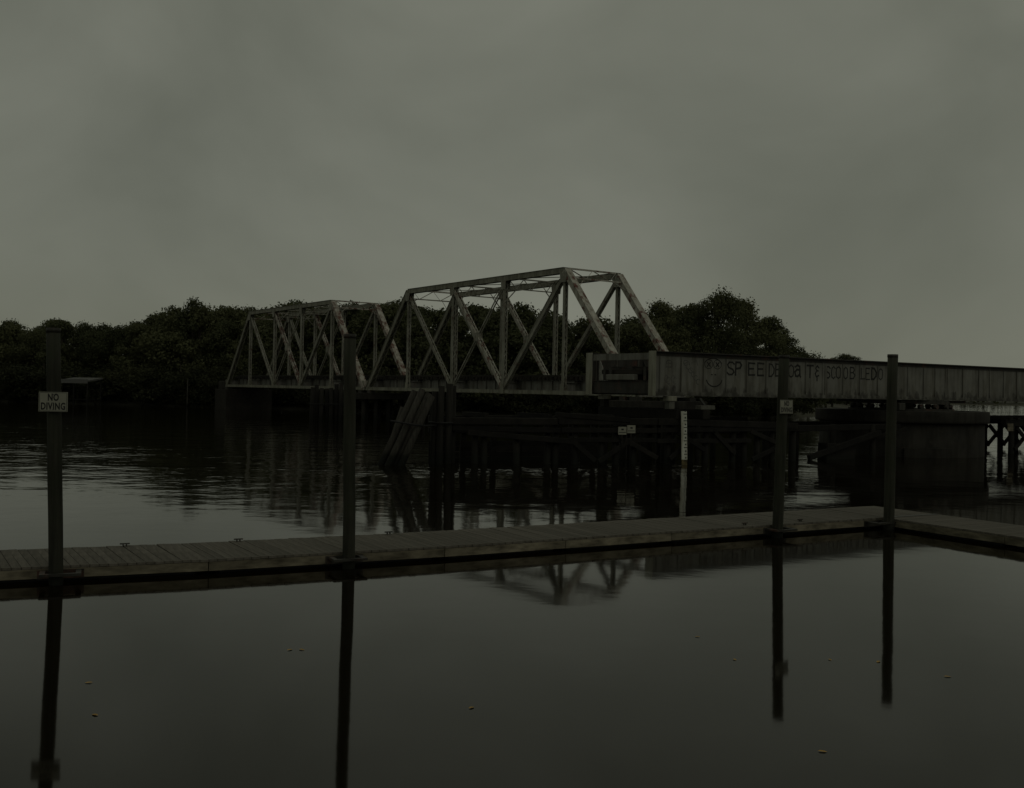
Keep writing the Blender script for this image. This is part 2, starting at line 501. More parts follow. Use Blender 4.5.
    # portals in the plane of the end posts
    for ka, kb in ((1, 0), (4, 5)):
        dn = (Lb(kb,0)-Ut(ka,0)).normalized()
        a0 = Ut(ka,0) + ZA*.16; b0 = Ut(ka,WD) + ZA*.16
        a1, b1 = a0 + dn*.95, b0 + dn*.95
        iy = Vector((0,.25,0))
        mm = MB(); mm.beam(a0+iy, b0-iy, .10, .12); mm.beam(a1+iy, b1-iy, .09, .10)
        pm = (M['truss_rust'] if not red else M['truss_red'])
        po = mm.build('portal_strut', pm, t)
        lc = MB()
        n_ = 4
        for j in range(n_):
            f0, f1 = j/n_, (j+1)/n_
            pa, pb = (a0+iy).lerp(b0-iy, f0), (a0+iy).lerp(b0-iy, f1)
            qa, qb = (a1+iy).lerp(b1-iy, f0), (a1+iy).lerp(b1-iy, f1)
            if j % 2 == 0: lc.beam(pa, qb, .07, .03, dn)
            else: lc.beam(qa, pb, .07, .03, dn)
        for y_, sg in ((.25, 1), (WD-.25, -1)):
            lc.beam(Vector((a1.x, y_, a1.z)) + dn*.9, Vector((a1.x, y_+sg*.9, a1.z)), .07, .04, dn)
        lc.build('lattice', pm, po)
    # sway frames and top laterals
    for k_ in (2, 3):
        mm = MB()
        z0, z1 = H_+.05, H_-.75
        mm.beam((k_*P_, .25, z0), (k_*P_, WD-.25, z0), .16, .10); mm.beam((k_*P_, .25, z1), (k_*P_, WD-.25, z1), .10, .08)
        so_ = mm.build('sway_strut', M['truss'], t)
        lc = MB(); n_ = 6
        for j in range(n_):
            ya, yb = .25+(WD-.5)*j/n_, .25+(WD-.5)*(j+1)/n_
            za, zb = (z0, z1) if j % 2 == 0 else (z1, z0)
            lc.beam((k_*P_, ya, za), (k_*P_, yb, zb), .06, .03, XA)
        for y_, sg in ((.25, 1), (WD-.25, -1)):
            lc.beam((k_*P_, y_, z1-.8), (k_*P_, y_+sg*.8, z1), .07, .05, XA)
        lc.build('lattice', M['truss'], so_)
    for k_ in (1, 2, 3):
        for (ya, yb) in ((.22, WD-.22), (WD-.22, .22)):
            MB().beam((k_*P_+.2, ya, H_-.02+(.03 if ya < 1 else -.05)), ((k_+1)*P_-.2, yb, H_-.02+(.03 if ya < 1 else -.05)), .09, .05).build('top_lateral', M['truss'], t)
    return t

AX = Vector((math.cos(TH), math.sin(TH), 0)); NX = Vector((-AX.y, AX.x, 0))
ZB = 3.036
N0 = Vector((-13.577, 97.66, ZB))
truss_span(N0, 'nearer grey steel through truss span, right of its twin, beside the open girder span', 'two truss spans of the railway bridge', False)
truss_span(N0 - AX*(5*P_+.80), 'farther rust-streaked truss span on the left, running to the wooded bank', 'two truss spans of the railway bridge', True)

def tpt(s, y, z): return N0 + AX*s + NX*y + Vector((0,0,z-ZB))

# concrete/timber pier under the joint of the two trusses, and at the near end of the right truss, and the abutment
def pile_pier(label, s, rows, top, cap=.6, nx=(-.9,.9)):
    t = thing('pile_pier', label, 'pier', tpt(s, WD/2, 0), TH, 'timber piers under the trusses')
    MB().box(nx[0]-.45, nx[1]+.45, -WD/2-1.2, WD/2+1.2, top-cap, top).build('cap', M['concrete'], t, bevel=.03)
    for x in (nx[0], nx[1]):
        for j in range(rows):
            y = -WD/2-.8 + j*(WD+1.6)/(rows-1)
            MB().tube([(x, y, -2), (x+rng.uniform(-.05,.05), y, top-cap+.02)], [.2,.17], 10).build('pile', M['fender'], t, smooth=True)
    for sg in (-1, 1):
        MB().beam((nx[0]-.25, sg*(WD/2+.8), .5), (nx[0]-.25, -sg*(WD/2+.8), top-cap-.1), .10, .28, (1,0,0)).build('brace', M['fender_h'], t)
    for y in (-WD/2, WD/2):
        for x in nx:
            MB().box(x-.3, x+.3, y-.3, y+.3, top+.001, ZB-.18).build('bearing', M['dark_steel'], t)
pile_pier('timber pile pier under the joint between the two trusses', -.4, 6, 2.62)
pile_pier('timber pile pier under the right truss, hidden behind the open girder end', 5*P_-.4, 6, 2.62, nx=(-.5,.5))
t = thing('abutment', 'dark abutment on the wooded bank carrying the left end of the far truss', 'abutment', tpt(-5*P_-.8-.6, WD/2, 0), TH)
MB().box(-2.5, 1.6, -3.0, 3.0, -2, 2.6).build('seat', M['tie'], t, bevel=.05)
MB().box(-2.4, -.1, -2.6, 2.6, 2.602, 3.6).build('back_wall', M['tie'], t, bevel=.05)
for sy in (-2.45, 2.45):
    MB().box(.4, 1.1, sy-.3, sy+.3, 2.602, 2.86).build('bearing', M['dark_steel'], t)

# ------------------------------------------------------------------ open swing span
TG = 0.578
G0 = Vector((6.229, 45.656, 0))
GA = Vector((math.cos(TG), math.sin(TG), 0)); GN = Vector((-GA.y, GA.x, 0))
GZ, GH, GW, GL = 3.05, 1.955, 4.60, 42.4
def gpt(s, y, z): return G0 + GA*s + GN*y + Vector((0,0,z))
sw = thing('swing_span', 'long grey plate girder swing span, swung open, with black graffiti on its side', 'bridge', gpt(0,0,GZ), TG)
STIFF = [.39,1.67,3.04,4.48,5.81,7.14,8.50,9.93,11.34,12.71,14.04,15.49,16.8,18.0,19.39,20.4,21.51,22.95,24.49,25.57,26.97,28.31]
while STIFF[-1] < GL-1.5: STIFF.append(STIFF[-1]+1.38)
SPL = {21.51, 11.34}
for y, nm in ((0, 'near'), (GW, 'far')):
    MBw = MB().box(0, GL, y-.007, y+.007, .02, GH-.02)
    g = MBw.build('girder', M['girder'] if nm == 'near' else M['dark_steel'], sw)  # far web coloured darker than the near one, shade put into its colour
    mm = MB(); mm.box(-.01, GL, y-.21, y+.21, GH-.02, GH+.012); mm.box(1.5, GL-1.5, y-.205, y+.205, GH+.0125, GH+.032)
    for sg in (-1, 1):
        yy = sorted((y+sg*.0075, y+sg*.030)); mm.box(.012, GL, yy[0], yy[1], GH-.19, GH-.021)
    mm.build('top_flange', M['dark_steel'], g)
    mm = MB(); mm.box(0, GL, y-.21, y+.21, -.012, .018)
    for sg in (-1, 1):
        yy = sorted((y+sg*.0075, y+sg*.030)); mm.box(.012, GL, yy[0], yy[1], .0185, .17)
    mm.build('bottom_flange', M['girder'], g)
    tag(MB().box(-.035, -.012, y-.24, y+.24, -.02, GH+.02).build('end_plate', M['girder_end'], g), 'paler end plate of the girder')
    for x in STIFF:
        for sg in (-1, 1):
            yy = sorted((y+sg*.0302, y+sg*.058))
            mm = MB(); mm.box(x-.009, x+.009, yy[0], yy[1], .172, GH-.192)
            yy = sorted((y+sg*.0076, y+sg*.0296)); wd = .16 if x in SPL else .03
            mm.box(x-wd, x+wd, yy[0], yy[1], .172, GH-.192)
            mm.build('stiffener', M['girder'], g)
    if nm == 'near': near_girder = g
# floor system
for i in range(16):
    x = .55 + i*(GL-1.1)/15
    mm = MB(); mm.box(x-.01, x+.01, .25, GW-.25, .05, .55); mm.box(x-.12, x+.12, .25, GW-.25, .551, .575); mm.box(x-.12, x+.12, .25, GW-.25, .02, .045)
    fb = mm.build('floor_beam', M['dark_steel'], sw)
    for sg, y in ((1, .035), (-1, GW-.035)):
        kb = MB(); y1 = y + sg*.75
        kb.v = [(x-.008,y,.58),(x-.008,y1,.58),(x-.008,y,GH-.2),(x+.008,y,.58),(x+.008,y1,.58),(x+.008,y,GH-.2)]
        kb.f = [(0,1,2),(3,5,4),(0,3,4,1),(1,4,5,2),(2,5,3,0)]
        kb.build('knee_brace', M['dark_steel'] if i else M['bright'], fb)
for yy in (GW/2-.8, GW/2+.8):
    mm = MB(); mm.box(.2, GL-.2, yy-.012, yy+.012, .58, .93); mm.box(.2, GL-.2, yy-.13, yy+.13, .9305, .95)
    mm.build('stringer', M['dark_steel'], sw)
mm = MB()
for j in range(int(GL/.52)):
    x = .2 + j*.52; mm.box(x-.11, x+.11, GW/2-1.45, GW/2+1.45, .952, 1.15)
tag(mm.build('ties', M['tie'], sw), kind='stuff')
for yy in (GW/2-.75, GW/2+.75):
    mm = MB(); mm.box(.1, GL-.1, yy-.07, yy+.07, 1.152, 1.165); mm.box(.1, GL-.1, yy-.01, yy+.01, 1.165, 1.27); mm.box(.1, GL-.1, yy-.035, yy+.035, 1.27, 1.31)
    mm.build('rail', M['dark_steel'], sw)
# the open end: end beam, pale buffer timber, top strut with bright torn flashing
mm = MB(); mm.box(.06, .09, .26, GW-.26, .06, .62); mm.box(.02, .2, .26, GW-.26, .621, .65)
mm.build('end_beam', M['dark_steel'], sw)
MB().box(.02,.05,.26,GW-.26,GH-.36,GH-.06).build('top_strut', M['girder'], sw)
for xx in (1.0,2.1,3.2):
    MB().box(.0,.019,xx,xx+.05,GH-.36,GH-.06).build('strut_stiffener', M['girder'], sw)
MB().box(-.10, .14, 1.15, 3.25, .66, .93).build('buffer_timber', M['girder'], sw, bevel=.03)
for xx in (.45, 2.9, 3.35):
    MB().box(-.02, .05, xx-.02 if xx < 1 else xx, xx+.16, .66, 1.25).build('end_angle', M['dark_steel'], sw)
# graffiti
LET = {
 'S': [[(1,.86),(.75,1),(.3,1),(.05,.8),(.2,.58),(.8,.42),(.98,.2),(.7,0),(.25,0),(0,.14)]],
 'P': [[(0,0),(.03,1),(.7,1),(.97,.8),(.75,.55),(.03,.48)]],
 'E': [[(1,.98),(0,1),(.02,0),(1,.02)],[(.02,.52),(.8,.54)]],
 'D': [[(0,0),(.02,1),(.55,.96),(.98,.62),(.92,.3),(.5,.02),(0,0)]],
 'B': [[(0,0),(.02,1),(.7,.97),(.85,.75),(.6,.55),(.02,.52)],[(.6,.55),(.98,.32),(.7,.03),(0,0)]],
 'O': [[(.5,1),(.1,.85),(0,.5),(.12,.12),(.5,0),(.88,.12),(1,.5),(.9,.85),(.5,1)]],
 'a': [[(.1,.85),(.5,1),(.9,.9),(.95,.1),(1.05,0)],[(.92,.6),(.4,.62),(.05,.4),(.2,.05),(.6,.03),(.93,.25)]],
 'T': [[(0,1),(1,1)],[(.5,1),(.48,0)]],
 '&': [[(.9,.85),(.5,1),(.15,.8),(.4,.6),(.75,.58)],[(.4,.6),(.05,.35),(.3,.1),(.9,.2)],[(.5,.1),(.5,-.22)]],
 'C': [[(1,.85),(.6,1),(.15,.85),(0,.5),(.15,.12),(.6,0),(1,.15)]],
 'L': [[(.15,1),(.2,0),(1,.02)],[(0,0),(.2,0)]],
}
def ribbon(mb_, pts, wd, y=-.0115):
    for (a, b), (c, d_) in zip(pts, pts[1:]):
        dx_, dz_ = c-a, d_-b; ln = math.hypot(dx_, dz_) or 1
        ex, ez = dx_/ln*wd*.45, dz_/ln*wd*.45
        px, pz = -dz_/ln*wd/2, dx_/ln*wd/2
        i0 = len(mb_.v)
        mb_.v += [(a-ex+px,y,b-ez+pz),(a-ex-px,y,b-ez-pz),(c+ex-px,y,d_+ez-pz),(c+ex+px,y,d_+ez+pz)]
        mb_.f.append((i0,i0+1,i0+2,i0+3)); y -= .00012
TXT = [('S',4.56,5.01,.07),('P',5.11,5.50,.08),('E',5.97,6.37,.07),('E',6.58,6.98,.075),('D',7.36,7.71,.06),('B',7.81,8.12,.06),('O',8.72,9.08,.06),('a',9.15,9.55,.085),
       ('T',10.05,10.49,.075),('&',10.64,10.94,.065),('S',11.42,11.76,.06),('C',11.86,12.14,.055),('O',12.22,12.58,.055),('O',12.80,13.11,.055),('B',13.30,13.69,.06),
       ('L',14.13,14.46,.05),('E',14.55,14.85,.055),('D',15.01,15.40,.085),('O',15.58,15.91,.05)]
for ch, a, b, wd in TXT:
    mm = MB(); z1 = 1.62 - .04*rng.random(); z0 = 1.00 + .04*rng.random()
    for st in LET[ch]: ribbon(mm, [(a+(b-a)*u, z0+(z1-z0)*v) for u, v in st], wd*1.18)
    mm.build('graffiti_letter', M['paint_black'], near_girder)
def arc(cx, cz, rx, rz, t0, t1, n=14): return [(cx+rx*math.cos(R(t0+(t1-t0)*i/n)), cz+rz*math.sin(R(t0+(t1-t0)*i/n))) for i in range(n+1)]
mm = MB(); ribbon(mm, arc(3.74,.83,.50,.38,195,345), .06); mm.build('graffiti_mouth', M['paint_black'], near_girder)
for cx in (3.38, 3.93):
    mm = MB(); ribbon(mm, arc(cx,1.48,.25,.21,0,360,18), .03); go = mm.build('graffiti_eye', M['paint_black'], near_girder)
    mm = MB(); ribbon(mm, [(cx-.09,1.56),(cx+.09,1.38)], .06, -.013); ribbon(mm, [(cx-.09,1.38),(cx+.09,1.56)], .06, -.0145); mm.build('graffiti_pupil', M['paint_black'], go)
for cx in (3.58, 3.80):
    mm = MB(); ribbon(mm, [(cx-.03,1.0),(cx+.03,1.0)], .055); mm.build('graffiti_nostril', M['paint_black'], near_girder)
mm = MB(); ribbon(mm, arc(3.65,1.30,.62,.46,150,30), .05); mm.build('graffiti_hair', M['paint_black'], near_girder)
mm = MB()
ribbon(mm, [(.78,1.28),(1.12,1.28),(1.12,1.45),(.78,1.45),(.78,1.28)], .04); ribbon(mm, arc(.95,1.47,.17,.12,0,180,8), .04)
for j in range(5):
    ribbon(mm, arc(.8+j*.13,.75-.08*(j%3),.10,.16,rng.uniform(0,90),rng.uniform(200,330),8), .022)
for j in range(6):
    ribbon(mm, arc(1.95+j*.16,1.50-j*.17,.13,.12,rng.uniform(0,60),rng.uniform(260,360),10), .028)
ribbon(mm, [(1.85,1.45),(2.15,1.55),(2.25,1.2),(2.5,1.0)], .03); ribbon(mm, [(2.3,1.5),(2.6,1.62),(2.7,1.4)], .025)
tag(mm.build('graffiti_scribble', M['paint_faint'], near_girder), kind='stuff')

# turntable and pivot pier
PV = gpt(20.6, GW/2, 0)
tt = thing('turntable', 'dark steel turntable drum with rollers between the pivot pier and the girders', 'turntable', PV + Vector((0,0,2.45)), TG)
def ring(r0_, r1_, z0, z1, n=48):
    mm = MB()
    for k_ in range(n):
        t_ = 2*math.pi*k_/n; c_, s_ = math.cos(t_), math.sin(t_)
        mm.v += [(r0_*c_,r0_*s_,z0),(r1_*c_,r1_*s_,z0),(r1_*c_,r1_*s_,z1),(r0_*c_,r0_*s_,z1)]
    for k_ in range(n):
        a, b = 4*k_, 4*((k_+1)%n)
        for j in range(4): mm.f.append((a+j, b+j, b+(j+1)%4, a+(j+1)%4))
    return mm
ring(2.35,2.85,.004,.10).build('roller_track', M['dark_steel'], tt)
ring(2.45,2.62,.36,.575).build('drum', M['dark_steel'], tt)
for k_ in range(18):
    t_ = 2*math.pi*k_/18
    e = Vector((math.cos(t_), math.sin(t_), 0))
    MB().tube([e*2.42+Vector((0,0,.225)), e*2.75+Vector((0,0,.225))], .125, 12).build('roller', M['dark_steel'], tt, smooth=True)
MB().tube([(0,0,.004),(0,0,.57)], [.8,.55], 20).build('centre_bearing', M['dark_steel'], tt, smooth=True)
for sg in (-1, 1):
    MB().box(-2.9, 2.9, sg*2.0-.15, sg*2.0+.15, .44, .574).build('loading_beam', M['dark_steel'], tt)
MB().box(-3.6, -3.1, -2.6, -1.9, .004, .42).build('gear_box', M['dark_steel'], tt, bevel=.03)

pp = thing('pivot_pier', 'massive round dark concrete pivot pier with overhanging cap under the girder span', 'pier', PV, TG)
def drum(r, z0, z1, n=64, rg=None):
    mm = MB(); mm.tube([(0,0,z0),(0,0,z0+.25*(z1-z0)),(0,0,z0+.6*(z1-z0)),(0,0,z1)], r, n, True); return mm
drum(4.42, -3, 1.80).build('shaft', M['concrete'], pp, smooth=True)
drum(4.66, 1.801, 2.45).build('cap', M['concrete'], pp, smooth=True, bevel=.04)
def arc_block(r0_, r1_, z0, z1, t0, t1, n=14):
    mm = MB()
    for k_ in range(n):
        a, b = R(t0+(t1-t0)*k_/n), R(t0+(t1-t0)*(k_+1)/n)
        P = [(r*math.cos(t_), r*math.sin(t_)) for r, t_ in ((r0_,a),(r1_,a),(r1_,b),(r0_,b))]
        mm.hexa([(*p, z0) for p in P] + [(*p, z1) for p in P])
    return mm
arc_block(4.40,4.60,-.6,.50,219,250).build('ledge', M['concrete'], pp)

# ------------------------------------------------------------------ timber fender walls
def cyl(name, t, p, q, r0_, r1_, mat):
    p, q = Vector(p), Vector(q)
    mid = p.lerp(q, .5) + Vector((rng.uniform(-.03,.03), rng.uniform(-.03,.03), 0))
    return MB().tube([p, mid, q], [r0_, (r0_+r1_)/2, r1_], 10, True, .05, rng).build(name, mat, t, smooth=True)

fd = thing('timber_fender', 'dark timber pile fender with walers and braces below the left end of the girder span', 'fender', (0,0,0))
NOSE = Vector((-2.9, 43.75, 0))
J0 = gpt(-.2, -.35, 0)
J1 = gpt(8.7, -.35, 0)
def nw(f): return NOSE.lerp(J0, f)
# near wall piles
near_p = [nw(f) for f in (.04,.155,.19,.345,.49,.525,.62,.745,.82,.90)] + [gpt(s, -.35, 0) for s in (.6,2.9,4.6,5.4,6.2,7.3)]
tops = [3.3,1.55,1.15,1.15,1.2,1.7,1.75,1.7,1.7,1.75,1.8,1.9,1.8,1.8,1.85,1.75]
for p, z in zip(near_p, tops):
    cyl('pile', fd, (p.x, p.y, -2), (p.x+rng.uniform(-.06,.06), p.y, z), .16, .145, M['fender'])
cyl('pile', fd, J1 + Vector((0,0,-2)), J1 + Vector((0,0,1.62)), .19, .17, M['fender'])
upz = lambda p, z: Vector((p.x, p.y, z))
inw = Vector((-.3,.45,0))
oN = Vector((.12,-.19,0))
def waler(a, b, za, zb, wd=.22, ht=.28, name='waler', mat='fender_h', off=oN):
    return MB().beam(upz(a+off, za), upz(b+off, zb), wd, ht).build(name, M[mat], fd, bevel=.02)
waler(NOSE - (J0-NOSE)*.03, nw(.52), 1.80, 1.84, .26, .30)
waler(nw(.525), J0, 1.86, 1.90, .26, .30)
waler(J0, J1, 1.90, 1.68, .26, .30)
waler(nw(.03), nw(.53), 1.50, 1.46, .2, .22)
waler(nw(.54), J0, 1.48, 1.50, .2, .22)
waler(J0, J1, 1.52, 1.55, .2, .22)
waler(nw(.10), nw(.60), 1.33, .98, .12, .24, 'fallen_timber', 'fender_h', Vector((.15,-.26,0)))
waler(nw(.50), nw(.86), 2.15, 1.95, .10, .22, 'fallen_timber', 'fender_h', Vector((.2,-.3,0)))
waler(nw(.60), J0, 1.06, 1.08, .14, .2)
waler(J0, gpt(5.6,-.35,0), 1.05, 1.0, .14, .2)
for a, b, za, zb in ((nw(.57), nw(.70), 1.15, .15), (nw(.715), nw(.87), .12, 1.1), (nw(.84), J0, 1.1, .3), (gpt(.5,-.35,0), gpt(1.6,-.35,0), .25, 1.0), (gpt(1.0,-.35,0), gpt(2.6,-.35,0), 1.4, .6),
                     (gpt(5.5,-.35,0), gpt(7.9,-.35,0), 1.45, .66), (gpt(5.6,-.35,0), gpt(7.9,-.35,0), .12, .86), (gpt(3.2,-.35,0), gpt(4.5,-.35,0), 1.4, .4)):
    waler(a, b, za, zb, .10, .22, 'brace', off=Vector((.17,-.27,0)))
# far wall
FO = GN*3.4
def fw_(f): return (NOSE + GN*1.5).lerp(J0 + FO, f)
for f in (.05,.2,.36,.5,.66,.8,.93):
    p = fw_(f); cyl('pile', fd, upz(p,-2), upz(p,2.0), .16, .145, M['fender'])
for s in (1.4,3.2,5.0,6.8,8.6):
    p = gpt(s, 3.05+.1, 0); cyl('pile', fd, upz(p,-2), upz(p,2.0), .16, .145, M['fender'])
waler(fw_(0), fw_(1), 1.85, 1.88, .24, .3); waler(fw_(0), fw_(1), 1.35, 1.35, .2, .24)
waler(gpt(-.2,3.15,0), gpt(8.9,3.15,0), 1.86, 1.86, .24, .3); waler(gpt(-.2,3.15,0), gpt(8.9,3.15,0), 1.3, 1.3, .2, .24)
for row in range(4):
    for i in range(6):
        a, b = fw_(i/6+.004), fw_((i+1)/6-.004)
        MB().beam(upz(a+oN, .06+row*.235), upz(b+oN, .06+row*.235+rng.uniform(-.015,.015)), .07, .222).build('sheathing_plank', M['fender_h'], fd)
# cross beams and rest for the swing end
for f in (.2,.5,.8): MB().beam(upz(nw(f),2.06), upz(fw_(f),2.06), .22, .2).build('cross_beam', M['fender_h'], fd)
for s in (1.0, 2.6):
    MB().beam(gpt(s,-.75,2.22), gpt(s,4.9,2.22), .42, .44).build('rest_beam', M['fender_h'], fd, bevel=.02)
    for y in (.0, 1.4, 2.9, 4.3):
        cyl('pile', fd, gpt(s,y+.3,-2), gpt(s,y+.3,2.02), .17, .16, M['fender'])
rest = thing('rest_block', 'small pale block on the fender rest below the graffiti', 'block', gpt(2.75,-.45,2.442), TG)
MB().box(-.40,.46,-.2,.2,0,.19).build('pad', M['concrete_pale'], rest, bevel=.015)
MB().beam((-.35,-.05,.50),(-.05,-.05,.192),.10,.07,(0,1,0)).build('lever', M['galv'], rest)
rest = thing('rest_block', 'pale bearing blocks right under the near corner of the girder end', 'block', gpt(.95,-.1,2.442), TG)
MB().box(-.16,.16,-.16,.16,0,.36).build('pedestal', M['concrete_pale'], rest, bevel=.015)
MB().box(-.25,.25,-.2,.2,.362,.58).build('shoe', M['girder_end'], rest, bevel=.015)
rest = thing('rest_block', 'pale bearing block under the far corner of the girder end', 'block', gpt(.95,GW,2.442), TG)
MB().box(-.16,.16,-.16,.16,0,.36).build('pedestal', M['concrete'], rest, bevel=.015)
MB().box(-.25,.25,-.2,.2,.362,.58).build('shoe', M['girder_end'], rest, bevel=.015)

# link from the fender to the pivot pier
lk = thing('fender_walkway', 'low timber beam and braces between the fender and the left side of the pivot pier', 'fender', (0,0,0))
MB().beam(gpt(8.9,-.3,1.55), gpt(17.0,-.3,1.62), .28, .30).build('beam', M['fender_h'], lk, bevel=.02)
MB().beam(gpt(8.9,3.2,1.62), gpt(16.6,3.2,1.62), .28, .30).build('beam', M['fender_h'], lk, bevel=.02)
MB().beam(gpt(9.6,-.6,.12), gpt(14.6,-.9,1.35), .2, .26).build('brace', M['fender_h'], lk)
MB().beam((16.7,53.0,.5), (20.4,53.2,1.52), .14, .2).build('brace', M['fender_h'], lk)
for x_, y_ in ((16.6,53.2),(18.7,53.3)): cyl('pile', lk, (x_,y_,-2), (x_,y_,1.72), .17, .155, M['fender'])
cb = MB().box(-1.1,1.1,-.3,.3,-.4,.62).build('crib_block', M['fender_h'], lk, bevel=.03)
cb.location = gpt(12.0,-.3,.15); cb.rotation_euler = (0,.06,TG)
for s, y in ((10.6,3.2),(13.0,3.2)):
    cyl('pile', lk, gpt(s,y,-2), gpt(s,y,1.72), .17, .155, M['fender'])

# fender on the right of the pier
fr = thing('timber_trestle', 'dark timber trestle with crossed braces right of the pivot pier', 'trestle', (0,0,0))
for yy in (-.3, 3.6):
    MB().beam(gpt(26.6,yy,1.80), gpt(42,yy,1.80), .3, .42).build('waler', M['fender_h'], fr, bevel=.02)
    for i in range(9):
        s = 27.4 + i*1.75
        cyl('pile', fr, gpt(s,yy,-2), gpt(s,yy,1.6), .18, .165, M['fender'])
    for i in range(8):
        s = 27.4 + i*1.75
        for j, (a, b) in enumerate(((.25, 1.5), (1.5, .25))):
            MB().beam(gpt(s,yy-.22-.12*j,a), gpt(s+1.75,yy-.22-.12*j,b), .10, .22).build('brace', M['fender_h'], fr)
for i in range(20):
    s = 26.9 + i*.78
    MB().beam(gpt(s,-.6,2.07), gpt(s,3.9,2.07), .26, .11).build('deck_plank', M['fender_h'], fr)
wb = MB().box(-.28,.28,-.02,.02,-.22,.22).build('notice_board', M['fascia'])
wb.location = gpt(26.75,-.62,1.55); wb.rotation_euler = (0,0,TG)
tag(wb, 'small pale board on the left end of the right trestle', 'board')

# ------------------------------------------------------------------ dolphins
def dolphin(name, label, piles, ties, mat='dolphin'):
    p0 = piles[0][0]
    t = thing(name, label, 'piling', (p0[0], p0[1], 0))
    o0 = Vector((p0[0], p0[1], 0))
    for b, tp, r in piles:
        b, tp = Vector(b)-o0, Vector(tp)-o0
        mid = b.lerp(tp,.55)+Vector((rng.uniform(-.04,.04),rng.uniform(-.04,.04),0))
        MB().tube([b, mid, tp], [r*1.08, r, r*.9], 11, True, .06, rng).build('pile', M[mat], t, smooth=True)
    for pts in ties:
        MB().tube([Vector(p)-o0 for p in pts], .04, 6).build('cable', M['ink'], t)
    return t
# leaning cluster left of the fender
lp = []
for i, (bx, by, tx, ty, tz, r) in enumerate(((-5.32,42.35,-4.05,43.0,3.05,.15),(-5.0,42.0,-3.72,42.8,3.12,.15),(-4.75,42.3,-3.45,43.0,2.95,.145),(-4.45,42.1,-3.30,42.7,2.85,.15),(-5.2,42.7,-4.55,43.2,2.35,.14))):
    dx_, dy_ = (tx-bx)/tz, (ty-by)/tz
    lp.append(((bx-dx_*1.5, by-dy_*1.5, -1.5), (tx, ty, tz), r))
dolphin('leaning_piling', 'cluster of broken grey timber piles leaning to the right in the river', lp,
        [[(-4.98,42.5,1.80),(-4.5,42.2,1.74),(-3.95,42.15,1.66),(-3.55,42.5,1.62),(-3.0,43.3,1.62)]])
dolphin('upright_piling', 'tight cluster of upright timber piles between the leaning piles and the fender',
        [((-3.30,43.3,-2),(-3.22,43.35,3.05),.15),((-2.98,43.15,-2),(-2.95,43.2,3.28),.15),((-3.15,43.6,-2),(-3.35,43.65,2.9),.16),((-2.66,43.35,-2),(-2.62,43.4,3.38),.16)],
        [[(-3.46,43.3,1.75),(-3.3,43.12,1.74),(-2.95,42.98,1.73),(-2.6,43.17,1.73),(-2.46,43.35,1.73)]], 'fender')
# cluster in front of the left truss
pl = []
for i, px_ in enumerate((-18.95,-18.55,-18.1,-17.55,-17.1,-16.65,-16.2)):
    pl.append(((px_, 97.6+.5*(i%2), -2), (px_+rng.uniform(-.1,.1), 97.6+.5*(i%2), 3.3+rng.uniform(-.35,.25)), .22))
dolphin('fender_piling', 'row of dark timber piles standing before the left truss behind a dock pile', pl,
        [[(-19.2,97.35,1.5),(-17.5,97.3,1.5),(-15.95,97.4,1.5)]], 'fender')

# ------------------------------------------------------------------ gauge and small signs on the fender
gg = thing('depth_gauge', 'tall narrow white clearance gauge board standing before the fender', 'gauge', (7.68,45.45,0))
gg.rotation_euler = (0,-.03,0)
gb = MB().box(-.125,.125,-.03,.03,.24,2.37).build('board', M['gauge'], gg)
tag(MB().box(-.12,.12,-.028,.028,-.6,.238).build('stained_foot', M['algae'], gg), 'yellow-brown algae-stained foot of the gauge')
tk = MB()
for j in range(8):
    z = .18 + j*.295
    tk.box(-.02,.115,-.034,-.0305,z-.018,z+.018)
    tk.box(.03,.09,-.034,-.0305,z+.10,z+.17)
tag(tk.build('tick_marks', M['ink'], gb), kind='stuff')
MB().box(-.06,.06,.04,.16,-2,2.2).build('post', M['fender'], gg)
for x, y, z, lab in ((4.82,44.62,1.49,'left one of two small white signs on the dark fender'), (5.22,44.72,1.56,'right one of two small white signs on the dark fender')):
    sg_ = thing('notice_sign', lab, 'sign', (x,y,z), .27, 'two white signs on the fender')
    MB().box(-.19,.19,-.008,.008,-.17,.17).build('panel', M['sign'], sg_)
    mm = MB(); mm.box(-.05,.06,-.0115,-.0085,.02,.09); mm.box(-.16,.16,-.0115,-.0085,-.09,-.06)
    mm.build('lettering', M['ink'], sg_)
    MB().beam((0,.035,-.75),(0,.035,.12),.07,.05,(0,1,0)).build('post', M['fender_h'], sg_)

# ------------------------------------------------------------------ floating dock
DZ, DW = .26, 1.85
FR = [(-11.4,14.55),(-5.0,17.15),(-1.2,19.06),(3.4,21.70),(9.05,24.95)]
def plank_mesh(k_):
    # k_: how far a board leans per metre of width; its ends stay parallel to the dock edge
    w_ = .0665
    a, b = -.035, DW+.02
    q = MB(); q.hexa([(-w_-k_*a,a,-.038),(w_-k_*a,a,-.038),(w_-k_*b,b,-.038),(-w_-k_*b,b,-.038),(-w_-k_*a,a,0),(w_-k_*a,a,0),(w_-k_*b,b,0),(-w_-k_*b,b,0)])
    me = q.mesh('plank'); me.materials.append(M['plank']); return me
PLANK_DIR = R(31.5)
def bracket(t, x):
    mm = MB()
    mm.box(x-.30,x-.22,-.36,-.056,.155,.195); mm.box(x+.22,x+.30,-.36,-.056,.155,.195); mm.box(x-.30,x+.30,-.44,-.36,.155,.195)
    mm.box(x-.34,x+.34,-.056,-.042,.06,.20)
    mm.build('pile_hoop', M['dark_steel'], t)
